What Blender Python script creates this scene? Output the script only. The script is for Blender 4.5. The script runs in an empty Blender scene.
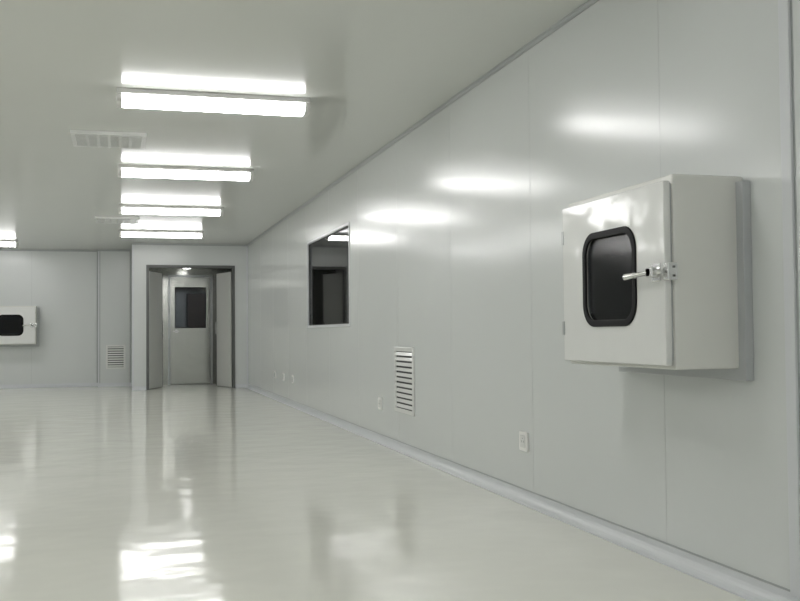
import bpy, bmesh, math
from mathutils import Matrix, Vector

S = bpy.context.scene
S.view_settings.view_transform = 'Standard'
S.view_settings.look = 'None'
S.view_settings.exposure = 0.0

# ---------------------------------------------------------------- materials
def mat(name, col, rough=0.5, metal=0.0, noise=0.0, nscale=4.0, bump=0.0, bscale=3.0, bdetail=2.0, emit=None, estr=0.0, coat=0.0, ior=1.5, coatr=0.05):
    m = bpy.data.materials.new(name); m.use_nodes = True
    nt = m.node_tree; b = nt.nodes['Principled BSDF']
    b.inputs['Base Color'].default_value = (*col, 1)
    b.inputs['Roughness'].default_value = rough
    b.inputs['Metallic'].default_value = metal
    b.inputs['IOR'].default_value = ior
    b.inputs['Coat Weight'].default_value = coat
    b.inputs['Coat Roughness'].default_value = coatr
    tc = nt.nodes.new('ShaderNodeTexCoord')
    if noise > 0:
        n = nt.nodes.new('ShaderNodeTexNoise'); n.inputs['Scale'].default_value = nscale
        n.inputs['Detail'].default_value = 4
        mx = nt.nodes.new('ShaderNodeMix'); mx.data_type = 'RGBA'
        mx.inputs['A'].default_value = (*[c*(1-noise) for c in col], 1)
        mx.inputs['B'].default_value = (*[min(1, c*(1+noise)) for c in col], 1)
        nt.links.new(tc.outputs['Object'], n.inputs['Vector'])
        nt.links.new(n.outputs['Fac'], mx.inputs['Factor'])
        nt.links.new(mx.outputs['Result'], b.inputs['Base Color'])
    if bump > 0:
        n2 = nt.nodes.new('ShaderNodeTexNoise'); n2.inputs['Scale'].default_value = bscale
        n2.inputs['Detail'].default_value = bdetail
        bp = nt.nodes.new('ShaderNodeBump'); bp.inputs['Strength'].default_value = 1
        bp.inputs['Distance'].default_value = bump
        nt.links.new(tc.outputs['Object'], n2.inputs['Vector'])
        nt.links.new(n2.outputs['Fac'], bp.inputs['Height'])
        nt.links.new(bp.outputs['Normal'], b.inputs['Normal'])
    if emit:
        b.inputs['Emission Color'].default_value = (*emit, 1)
        b.inputs['Emission Strength'].default_value = estr
    return m

M_wall = mat('painted_steel_panel', (.705,.73,.72), .18, noise=.015, nscale=1.2, bump=.0006, bscale=1.6, ior=1.38)
M_ceil = mat('ceiling_panel', (.70,.715,.675), .17, noise=.015, nscale=1.0, bump=.0005, bscale=1.5, ior=1.4)
M_floor = mat('epoxy_floor', (.785,.79,.725), .10, noise=.015, nscale=1.5, bump=.0042, bscale=2.6, ior=1.31)
M_trim = mat('aluminium_cove', (.68,.70,.72), .3, noise=.02)
M_ctrim = mat('ceiling_angle_trim', (.42,.44,.44), .4, noise=.02)
M_seam = mat('panel_seam', (.40,.42,.42), .5, noise=.02)
M_lseam = mat('panel_joint', (.58,.60,.595), .3, noise=.02)
M_dark = mat('dark_frame', (.12,.125,.12), .35, noise=.05)
M_alu = mat('aluminium_frame', (.45,.47,.47), .3, metal=.6, noise=.03)
M_white = mat('white_enamel', (.82,.83,.81), .14, noise=.01, bump=.0012, bscale=5)
M_door = mat('door_enamel', (.80,.81,.79), .10, noise=.01, bump=.006, bscale=3.2)
M_leafw = mat('leaf_enamel', (.76,.77,.74), .2, noise=.02)
M_box = mat('box_enamel', (.78,.785,.745), .22, noise=.01)
M_flange = mat('flange_grey', (.50,.52,.53), .4, noise=.02)
M_rubber = mat('black_rubber', (.010,.010,.011), .5, noise=.1, ior=1.25)
M_chrome = mat('chrome', (.75,.75,.75), .15, metal=1, noise=.02)
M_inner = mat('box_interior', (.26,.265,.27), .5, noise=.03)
M_tube = mat('lamp_diffuser', (.9,.9,.9), .4, noise=.01, emit=(1,.99,.985), estr=15.2)
M_dimtube = mat('dim_lamp_diffuser', (.9,.9,.9), .4, noise=.01, emit=(1,.985,.95), estr=12.0)
M_cap = mat('lamp_housing', (.75,.75,.73), .35, noise=.01)
M_plastic = mat('outlet_plastic', (.88,.88,.86), .3, noise=.01)
M_black = mat('void', (.03,.032,.032), .7, noise=.1)
M_doorgrey = mat('grey_door', (.10,.105,.11), .4, noise=.05)
M_steel = mat('brushed_steel', (.46,.47,.44), .2, metal=.75, noise=.08, nscale=2, bump=.004, bscale=3)
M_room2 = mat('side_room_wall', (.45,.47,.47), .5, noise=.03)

def glass(name, tint, fac, r=.03):
    m = bpy.data.materials.new(name); m.use_nodes = True
    nt = m.node_tree; nt.nodes.clear()
    o = nt.nodes.new('ShaderNodeOutputMaterial')
    t = nt.nodes.new('ShaderNodeBsdfTransparent'); t.inputs[0].default_value = (*tint, 1)
    g = nt.nodes.new('ShaderNodeBsdfGlossy'); g.inputs['Roughness'].default_value = r
    f = nt.nodes.new('ShaderNodeFresnel'); f.inputs['IOR'].default_value = fac
    mx = nt.nodes.new('ShaderNodeMixShader')
    nt.links.new(f.outputs[0], mx.inputs[0]); nt.links.new(t.outputs[0], mx.inputs[1])
    nt.links.new(g.outputs[0], mx.inputs[2]); nt.links.new(mx.outputs[0], o.inputs[0])
    return m
M_glass = glass('window_glass', (.90,.92,.92), 1.45)
M_dglass = glass('tinted_glass', (.68,.70,.73), 1.4, .12)

# ---------------------------------------------------------------- helpers
def link(o, parent=None):
    S.collection.objects.link(o)
    if parent: o.parent = parent
    return o
def empty(name, mtx=None):
    e = bpy.data.objects.new(name, None); e.empty_display_size = .1
    S.collection.objects.link(e)
    if mtx is not None: e.matrix_world = mtx
    return e
def bm_box(bm, a, b):
    r = bmesh.ops.create_cube(bm, size=1)
    c = [(a[i]+b[i])/2 for i in range(3)]; s = [abs(b[i]-a[i]) for i in range(3)]
    for v in r['verts']:
        v.co = Vector([c[i]+v.co[i]*s[i] for i in range(3)])
def boxes(name, lst, m, parent=None, bevel=0, seg=2):
    bm = bmesh.new()
    for a, b in lst: bm_box(bm, a, b)
    if bevel: bmesh.ops.bevel(bm, geom=bm.edges[:], offset=bevel, segments=seg, affect='EDGES', profile=.5)
    me = bpy.data.meshes.new(name); bm.to_mesh(me); bm.free()
    me.materials.append(m)
    o = bpy.data.objects.new(name, me)
    return link(o, parent)
def box(name, a, b, m, parent=None, bevel=0, seg=2):
    return boxes(name, [(a, b)], m, parent, bevel, seg)
def rrect(w, h, r, cx=0, cy=0, n=8):
    pts = []
    for (sx, sy, a0) in ((1,1,0),(-1,1,90),(-1,-1,180),(1,-1,270)):
        for i in range(n+1):
            a = math.radians(a0+90*i/n)
            pts.append((cx+sx*(w/2-r)+r*math.cos(a), cy+sy*(h/2-r)+r*math.sin(a)))
    return pts
def plate(name, loops, z0, z1, m, parent=None, bevel=0):
    cu = bpy.data.curves.new(name, 'CURVE'); cu.dimensions = '2D'; cu.fill_mode = 'BOTH'
    for L in loops:
        sp = cu.splines.new('POLY'); sp.points.add(len(L)-1)
        for i, p in enumerate(L): sp.points[i].co = (p[0], p[1], 0, 1)
        sp.use_cyclic_u = True
    cu.extrude = (z1-z0)/2 - bevel; cu.bevel_depth = bevel; cu.bevel_resolution = 2
    cu.offset = -bevel
    t = bpy.data.objects.new('tmp', cu); S.collection.objects.link(t)
    bpy.context.view_layer.update()
    dg = bpy.context.evaluated_depsgraph_get()
    me = bpy.data.meshes.new_from_object(t.evaluated_get(dg))
    bpy.data.objects.remove(t)
    me.name = name; me.materials.clear(); me.materials.append(m)
    for v in me.vertices: v.co.z += (z0+z1)/2
    return link(bpy.data.objects.new(name, me), parent)
def cyl(name, p, q, r1, r2, m, parent=None, n=20):
    p, q = Vector(p), Vector(q); d = q-p
    bm = bmesh.new()
    bmesh.ops.create_cone(bm, cap_ends=True, segments=n, radius1=r1, radius2=r2, depth=d.length)
    rot = d.to_track_quat('Z', 'Y').to_matrix().to_4x4()
    bm.transform(Matrix.Translation((p+q)/2) @ rot)
    me = bpy.data.meshes.new(name); bm.to_mesh(me); bm.free(); me.materials.append(m)
    return link(bpy.data.objects.new(name, me), parent)
def prism(name, prof, y0, y1, m, parent=None, axis='Y', smooth=False):
    bm = bmesh.new()
    def P(a, z, t): return (a, t, z) if axis == 'Y' else (t, a, z)
    A = [bm.verts.new(P(a, z, y0)) for a, z in prof]
    B = [bm.verts.new(P(a, z, y1)) for a, z in prof]
    n = len(prof)
    for i in range(n):
        f = bm.faces.new((A[i], A[(i+1)%n], B[(i+1)%n], B[i])); f.smooth = smooth
    bm.faces.new(A); bm.faces.new(B[::-1])
    bmesh.ops.recalc_face_normals(bm, faces=bm.faces)
    me = bpy.data.meshes.new(name); bm.to_mesh(me); bm.free(); me.materials.append(m)
    return link(bpy.data.objects.new(name, me), parent)

# ---------------------------------------------------------------- dimensions
H = 2.6; W = 2.228; T = .08
XL = -7.0; YF = -3.0; YB = 20.0
DX0, DX1, DY = .187, W, 18.29
OX0, OX1, OZ = .479, 1.939, 2.166
WY0, WY1, WZ0, WZ1 = 9.86, 12.22, 1.04, 2.10

# ---------------------------------------------------------------- shell
box('floor', (XL-.1, YF-.1, -.1), (6.2, 22.0, 0), M_floor)
box('ceiling', (XL-.1, YF-.1, H), (6.2, 22.0, H+.1), M_ceil)
boxes('wall_right', [((W, YF, 0), (W+T, WY0, H)), ((W, WY1, 0), (W+T, 21.5, H)),
                     ((W, WY0, 0), (W+T, WY1, WZ0)), ((W, WY0, WZ1), (W+T, WY1, H))], M_wall)
box('wall_left', (XL-.1, YF, 0), (XL, YB, H), M_wall)
box('wall_front', (XL-.1, YF-.1, 0), (W+T, YF, H), M_wall)
box('wall_back', (XL-.1, YB, 0), (DX0, YB+.1, H), M_wall)
box('wall_back_column', (-.424, 19.8, 0), (DX0, YB, H), M_wall)
boxes('wall_door_bay', [((DX0, DY, 0), (OX0, DY+.1, H)), ((OX1, DY, 0), (W, DY+.1, H)),
                    ((OX0, DY, OZ), (OX1, DY+.1, H)), ((DX0, DY+.1, 0), (DX0+.08, 21.5, H))], M_wall)

seams = []
y = 3.81 - 1.42*4
while y < 18:
    if not (WY0-.02 < y < WY1+.02) : seams.append(((W-.0008, y-.002, .07), (W, y+.002, H-.03)))
    else:
        seams.append(((W-.0008, y-.002, .07), (W, y+.002, WZ0-.04))); seams.append(((W-.0008, y-.002, WZ1+.04), (W, y+.002, H-.03)))
    y += 1.42
boxes('trim_seams_right', seams, M_lseam)
seams = []
x = -.424-1.2
while x > XL: 
    seams.append(((x-.003, YB-.001, .06), (x+.003, YB, H-.05))); x -= 1.2
boxes('trim_seams_back', seams, M_lseam)

boxes('trim_joint_cover', [((W-.012, 2.93, .06), (W, 2.985, H-.04))], M_trim, bevel=.003)
boxes('trim_joint_gap', [((W-.002, 2.985, .06), (W, 2.993, H-.04)), ((W-.002, 2.922, .06), (W, 2.93, H-.04))], M_seam)

def trim_run(name, axis, pos, t0, t1, sgn, r=.055, base=True, m=M_trim):
    prof = []
    n = 6
    lip = .006
    pts = [(0, 0), (r, 0), (r, lip)]
    for i in range(1, n+1):
        a = math.pi/2*i/n
        pts.append((lip+(r-lip)*(1-math.sin(a)), lip+(r-lip)*(1-math.cos(a))))
    pts.append((lip, r+.012)); pts.append((0, r+.012))
    for a, z in pts:
        prof.append((pos+sgn*a, z if base else H-z))
    return prism(name, prof, t0, t1, m, axis=axis)
trim_run('baseboard_right', 'Y', W, YF, DY, -1)
trim_run('baseboard_left', 'Y', XL, YF, YB, 1)
trim_run('baseboard_back', 'X', YB, XL, -.424, -1)
trim_run('baseboard_column', 'X', 19.8, -.424, DX0, -1)
trim_run('baseboard_door_left', 'X', DY, DX0, OX0-.05, -1)
trim_run('baseboard_door_right', 'X', DY, OX1+.05, W, -1)
C = dict(r=.016, base=False, m=M_ctrim)
trim_run('trim_ceiling_right', 'Y', W, YF, DY, -1, **C)
trim_run('trim_ceiling_back', 'X', YB, XL, -.424, -1, **C)
trim_run('trim_ceiling_column', 'X', 19.8, -.424, DX0, -1, **C)
trim_run('trim_ceiling_door', 'X', DY, DX0, W, -1, **C)
box('trim_baseboard_line', (W-.002, YF, .067), (W, DY, .074), M_seam)
boxes('trim_corner', [((DX0-.004, DY-.004, .06), (DX0+.03, DY, H-.03)), ((-.424, 19.796, .06), (-.395, 19.8, H-.03)),
                      ((W-.03, DY-.004, .06), (W, DY, H-.03))], M_trim)
boxes('trim_column_shadow_gap', [((DX0-.03, 19.797, .06), (DX0, 19.8, H-.03)), ((-.45, YB-.003, .06), (-.424, YB, H-.03)),
                                 ((-.395, 19.797, .06), (-.383, 19.8, H-.03))], M_seam)

# ---------------------------------------------------------------- doorway + vestibule
f = empty('door_frame')
boxes('jambs', [((OX0-.05, DY-.02, 0), (OX0, DY+.12, OZ+.05)), ((OX1, DY-.02, 0), (OX1+.05, DY+.12, OZ+.05)),
                ((OX0, DY-.02, OZ), (OX1, DY+.12, OZ+.05))], M_dark, f, bevel=.004)
box('wall_vestibule_back', (DX0, 20.9, 0), (W, 21.0, H), M_steel)
box('ceiling_vestibule', (DX0+.08, DY+.1, 2.25), (W, 20.9, 2.3), M_steel)
IY = 20.0; a0, a1, az = .92, 1.70, 2.10
boxes('wall_vestibule_partition', [((DX0+.08, IY, 0), (a0-.04, IY+.06, 2.25)), ((a1+.04, IY, 0), (W, IY+.06, 2.25)),
                       ((a0-.04, IY, az+.04), (a1+.04, IY+.06, 2.25))], M_steel)
d = empty('door_1')
boxes('casing', [((a0-.04, IY-.02, 0), (a0, IY+.06, az+.04)), ((a1, IY-.02, 0), (a1+.04, IY+.06, az+.04)),
                 ((a0, IY-.02, az), (a1, IY+.06, az+.04))], M_alu, d)
boxes('leaf', [((a0+.003, IY, .01), (a1-.003, IY+.045, 1.10)), ((a0+.003, IY, 1.90), (a1-.003, IY+.045, az-.003)),
               ((a0+.003, IY, 1.10), (a0+.09, IY+.045, 1.90)), ((a1-.09, IY, 1.10), (a1-.003, IY+.045, 1.90))], M_steel, d)
boxes('pane_gasket', [((a0+.09, IY-.006, 1.10), (a0+.105, IY+.04, 1.90)), ((a1-.105, IY-.006, 1.10), (a1-.09, IY+.04, 1.90)),
                      ((a0+.105, IY-.006, 1.10), (a1-.105, IY+.04, 1.115)), ((a0+.105, IY-.006, 1.885), (a1-.105, IY+.04, 1.90))], M_rubber, d)
box('pane', (a0+.105, IY+.015, 1.115), (a1-.105, IY+.02, 1.885), M_dglass, d)
cyl('knob', (a0+.12, IY-.05, 1.04), (a0+.12, IY, 1.04), .03, .02, M_chrome, d)
box('handle', (a0+.05, IY-.05, 1.03), (a0+.17, IY-.035, 1.05), M_chrome, d, bevel=.004)
sc = empty('storage_cabinet')
box('carcass', (1.28, 20.5, .06), (1.95, 20.85, 1.80), M_black, sc, bevel=.01)
box('plinth', (1.30, 20.52, 0), (1.93, 20.85, .06), M_dark, sc)
boxes('doors', [((1.285, 20.485, .07), (1.612, 20.5, 1.79)), ((1.618, 20.485, .07), (1.945, 20.5, 1.79))], mat('cabinet_wood', (.16,.09,.07), .4, noise=.2), sc, bevel=.003)
boxes('handles', [((1.59, 20.47, .9), (1.6, 20.485, 1.1)), ((1.63, 20.47, .9), (1.64, 20.485, 1.1))], M_chrome, sc)

def leaf(hx, sgn, ang):
    e = empty('door_leaf', Matrix.Translation((hx, DY+.12, 0)) @ Matrix.Rotation(math.radians(ang), 4, 'Z'))
    L = .66
    a, b = (0, sgn*L)
    x0, x1 = min(a, b), max(a, b)
    box('panel', (x0, 0, .01), (x1, .04, 2.11), M_leafw, e, bevel=.003)
    boxes('edge_trim', [((x1-.012 if sgn > 0 else x0, -.004, .01), (x1 if sgn > 0 else x0+.012, .044, 2.115))], M_dark, e)
    hxx = x1-.07 if sgn > 0 else x0+.07
    cyl('pull_handle', (hxx, -.04, .98), (hxx, -.04, 1.2), .01, .01, M_chrome, e)
    boxes('pull_standoffs', [((hxx-.008, -.04, .99), (hxx+.008, 0, 1.005)), ((hxx-.008, -.04, 1.175), (hxx+.008, 0, 1.19))], M_chrome, e)
leaf(OX0+.01, 1, 68)
leaf(OX1-.01, -1, -72)
vl = empty('vestibule_lamp')
cyl('rim', (1.2, 19.3, 2.25), (1.2, 19.3, 2.235), .12, .11, M_cap, vl, 32)
cyl('lens', (1.2, 19.3, 2.237), (1.2, 19.3, 2.222), .10, .07, M_tube, vl, 32)

# ---------------------------------------------------------------- side room behind the window
box('wall_side_room_back', (W+T, 17.0, 0), (6.0, 17.1, H), M_room2)
box('wall_side_room_front', (W+T, 7.0, 0), (6.0, 7.1, H), M_room2)
box('wall_side_room_right', (6.0, 7.0, 0), (6.1, 17.1, H), M_room2)
d2 = empty('door_2')
boxes('casing', [((3.05, 16.97, 0), (3.10, 17.0, 1.98)), ((3.95, 16.97, 0), (4.0, 17.0, 1.98)), ((3.10, 16.97, 1.93), (3.95, 17.0, 1.98))], M_alu, d2)
box('leaf', (3.10, 16.985, .01), (3.95, 17.0, 1.93), M_doorgrey, d2)
box('leaf_handle', (3.16, 16.96, 1.02), (3.28, 16.985, 1.045), M_chrome, d2, bevel=.004)

w = empty('window_1')
fr = .03
boxes('frame', [((W-.008, WY0-.0, WZ0), (W+T, WY0+fr, WZ1)), ((W-.008, WY1-fr, WZ0), (W+T, WY1, WZ1)),
                ((W-.008, WY0+fr, WZ0), (W+T, WY1-fr, WZ0+fr)), ((W-.008, WY0+fr, WZ1-fr), (W+T, WY1-fr, WZ1))], M_trim, w, bevel=.003)
boxes('seal', [((W+.01, WY0+fr, WZ0+fr), (W+.02, WY0+fr+.012, WZ1-fr)), ((W+.01, WY1-fr-.012, WZ0+fr), (W+.02, WY1-fr, WZ1-fr)),
               ((W+.01, WY0+fr, WZ0+fr), (W+.02, WY1-fr, WZ0+fr+.012)), ((W+.01, WY0+fr, WZ1-fr-.012), (W+.02, WY1-fr, WZ1-fr))], M_rubber, w)
box('pane', (W+.02, WY0+fr, WZ0+fr), (W+.026, WY1-fr, WZ1-fr), M_glass, w)

# ---------------------------------------------------------------- lamps
def lamp(x0, x1, yc, tube=M_tube, name='fluorescent_ceiling_lamp'):
    e = empty(name, Matrix.Translation(((x0+x1)/2, yc, H)))
    L = (x1-x0)/2
    box('housing', (-L, -.11, -.034), (L, .11, 0), M_cap, e, bevel=.004)
    prof = [(-.085, -.034), (-.09, -.06), (-.085, -.082), (-.06, -.096), (0, -.10), (.06, -.096), (.085, -.082), (.09, -.06), (.085, -.034)]
    prism('diffuser', prof, -L+.035, L-.035, tube, e, axis='X', smooth=False)
    pr2 = [(a*1.06, z*1.03 if z < -.04 else z) for a, z in prof]
    prism('end_cap_1', pr2, -L, -L+.035, M_cap, e, axis='X')
    prism('end_cap_2', pr2, L-.035, L, M_cap, e, axis='X')
for yy in (16.1, 13.0, 9.95, 6.88, 3.85, .75, -2.0):
    lamp(-.03, 1.26, yy)
for yy in (18.2, 15.15, 12.1, 9.05, 6.0, 2.95, -.1):
    lamp(-2.97, -1.70, yy)
for yy in (16.6, 13.5, 10.5, 7.5, 4.4, 1.3):
    lamp(-5.9, -4.63, yy)
lamp(3.15, 4.4, 16.1, M_dimtube)
lamp(3.15, 4.4, 11.0, M_dimtube)

# ---------------------------------------------------------------- vents
def ceiling_vent(x0, yc):
    s = .59
    e = empty('ceiling_supply_vent', Matrix.Translation((x0+s/2, yc, H)))
    h = s/2
    boxes('frame', [((-h, -h, -.03), (h, -h+.04, 0)), ((-h, h-.04, -.03), (h, h, 0)), ((-h, -h+.04, -.03), (-h+.04, h-.04, 0)), ((h-.04, -h+.04, -.03), (h, h-.04, 0))], M_white, e, bevel=.004)
    box('backing', (-h+.04, -h+.04, -.006), (h-.04, h-.04, -.001), M_seam, e)
    sl = []
    k = 9
    for i in range(k):
        p = -h+.04+(i+.5)*(s-.08)/k
        sl.append(((-h+.04, p-.019, -.028), (h-.04, p+.013, -.020)))
    sl += [((-.012+q, -h+.04, -.029), (.012+q, h-.04, -.012)) for q in (-.17, -.085, 0, .085, .17)]
    boxes('louvers', sl, M_white, e)
ceiling_vent(-.39, 8.55)
ceiling_vent(-.35, 14.55)

def wall_grille(name, mtx, w_, h_, k):
    e = empty(name, mtx)
    plate('frame', [rrect(w_, h_, .006), rrect(w_-.07, h_-.07, .004)], 0, .014, M_white, e, bevel=.003)
    box('backing', (-w_/2+.035, -h_/2+.035, .0005), (w_/2-.035, h_/2-.035, .002), M_black, e)
    bm = bmesh.new()
    for i in range(k):
        p = -h_/2+.035+(i+.5)*(h_-.07)/k
        g = (h_-.07)/k
        v = [bm.verts.new(c) for c in ((-w_/2+.035, p+g*.35, .003), (w_/2-.035, p+g*.35, .003), (w_/2-.035, p-g*.2, .013), (-w_/2+.035, p-g*.2, .013),
                                       (-w_/2+.035, p+g*.25, .002), (w_/2-.035, p+g*.25, .002), (w_/2-.035, p-g*.3, .012), (-w_/2+.035, p-g*.3, .012))]
        for q in ((0,1,2,3), (7,6,5,4), (3,2,6,7), (0,4,5,1), (0,3,7,4), (1,5,6,2)): bm.faces.new([v[j] for j in q])
    me = bpy.data.meshes.new('louvers'); bm.to_mesh(me); bm.free(); me.materials.append(M_white)
    link(bpy.data.objects.new('louvers', me), e)
def frameR(y, z):
    return Matrix(((0, 0, -1, W), (-1, 0, 0, y), (0, 1, 0, z), (0, 0, 0, 1)))
def frameB(x, yw, z):
    return Matrix(((1, 0, 0, x), (0, 0, -1, yw), (0, 1, 0, z), (0, 0, 0, 1)))
wall_grille('wall_return_grille', frameR(7.857, .585), .57, .54, 11)
wall_grille('wall_return_grille', frameB(-.10, 19.8, .56), .36, .46, 9)

# ---------------------------------------------------------------- outlets
def outlet(mtx):
    e = empty('wall_outlet', mtx)
    plate('cover', [rrect(.12, .11, .01)], 0, .012, M_plastic, e, bevel=.003)
    plate('insert', [rrect(.07, .07, .006)], .012, .015, M_white, e)
    boxes('slots', [((-.016, -.006, .0145), (-.013, .006, .0156)), ((.013, -.006, .0145), (.016, .006, .0156)), ((-.002, .014, .0145), (.002, .02, .0156))], M_rubber, e)
for yy, zz in ((5.35, .345), (8.65, .345), (13.35, .36), (14.15, .36), (14.95, .36)):
    outlet(frameR(yy, zz))

# ---------------------------------------------------------------- pass-through box
def pass_box(mtx):
    e = empty('pass_through_box', mtx)
    w_, h_, D = .885, .714, .296
    plate('wall_flange', [rrect(w_+.085, .735, .004, 0, -.033), rrect(w_-.02, .70, .004, 0, -.005)], 0, .035, M_flange, e, bevel=.003)
    t = .03
    plate('cabinet_shell', [rrect(w_, h_, .012), rrect(w_-2*t, h_-2*t, .008)], .002, D, M_box, e, bevel=.004)
    box('cabinet_back', (-w_/2+t, -h_/2+t, .002), (w_/2-t, h_/2-t, .01), M_inner, e)
    boxes('interior_lining', [((-w_/2+t, -h_/2+t, .01), (-w_/2+t+.004, h_/2-t, D-.01)), ((w_/2-t-.004, -h_/2+t, .01), (w_/2-t, h_/2-t, D-.01)),
                              ((-w_/2+t, -h_/2+t, .01), (w_/2-t, -h_/2+t+.004, D-.01)), ((-w_/2+t, h_/2-t-.004, .01), (w_/2-t, h_/2-t, D-.01))], M_inner, e)
    box('far_pane_seal', (-.23, -.19, .0105), (.23, .19, .016), M_black, e, bevel=.002)
    plate('door_gasket', [rrect(w_-.03, h_-.06, .01), rrect(w_-.09, h_-.12, .008)], D-.001, D+.008, M_flange, e)
    dw, dh = .867, .675
    cx = .0
    wx, wy, wr = .002, .0, .095
    plate('door_panel', [rrect(dw, dh, .008, cx, -.005), rrect(.42, .355, wr-.01, wx, wy)], D+.006, D+.034, M_door, e, bevel=.005)
    plate('window_gasket', [rrect(.455, .392, wr, wx, wy), rrect(.40, .335, wr-.025, wx, wy)], D+.030, D+.041, M_rubber, e, bevel=.004)
    plate('window_pane', [rrect(.415, .35, wr-.012, wx, wy)], D+.020, D+.025, M_dglass, e)
    xh = -dw/2-.006
    for i, yy in enumerate((.20, -.20)):
        cyl('hinge_%d' % (i+1), (xh, yy-.035, D+.018), (xh, yy+.035, D+.018), .009, .009, M_dark, e)
        box('hinge_leaf_%d' % (i+1), (xh, yy-.03, D+.0338), (xh+.02, yy+.03, D+.037), M_alu, e, bevel=.001)
    zf = D+.034
    hx = dw/2-.055
    box('latch_plate', (hx-.032, -.034, zf), (hx+.028, .034, zf+.006), M_chrome, e, bevel=.003)
    cyl('latch_pivot', (hx, 0, zf), (hx, 0, zf+.038), .019, .016, M_chrome, e, 24)
    box('latch_head', (hx-.020, -.018, zf+.016), (hx+.028, .018, zf+.038), M_chrome, e, bevel=.004)
    cyl('lever', (hx-.01, 0, zf+.028), (hx-.105, -.006, zf+.036), .010, .0085, M_chrome, e)
    cyl('lever_grip', (hx-.10, -.0058, zf+.0355), (hx-.165, -.009, zf+.037), .011, .0145, M_chrome, e)
    cyl('latch_bolt', (hx+.02, 0, zf+.022), (hx+.07, 0, zf+.016), .009, .009, M_chrome, e)
    box('strike_block', (dw/2-.006, -.032, D-.002), (dw/2+.030, .032, zf+.004), M_chrome, e, bevel=.004)
    boxes('strike_screws', [((dw/2+.0295, .012, D+.01), (dw/2+.033, .02, D+.018)), ((dw/2+.0295, -.02, D+.01), (dw/2+.033, -.012, D+.018))], M_dark, e)
pass_box(frameR(3.6625, 1.187))
pass_box(frameB(-1.525-.4425, YB, 1.172))

# ---------------------------------------------------------------- world + camera
wd = bpy.data.worlds.new('World'); S.world = wd; wd.use_nodes = True
wd.node_tree.nodes['Background'].inputs[0].default_value = (.5, .53, .52, 1)
wd.node_tree.nodes['Background'].inputs[1].default_value = .3

cam = bpy.data.cameras.new('camera'); co = bpy.data.objects.new('camera', cam); S.collection.objects.link(co)
cam.sensor_width = 36; cam.lens = 45.0; cam.clip_start = .05; cam.clip_end = 100
th = math.atan(.279); p = math.atan(.0321)
fwd = Vector((math.sin(th)*math.cos(p), math.cos(th)*math.cos(p), math.sin(p)))
q = fwd.to_track_quat('-Z', 'Y')
co.matrix_world = Matrix.Translation((0, 0, .974)) @ q.to_matrix().to_4x4() @ Matrix.Rotation(math.radians(-.5), 4, 'Z')
S.camera = co
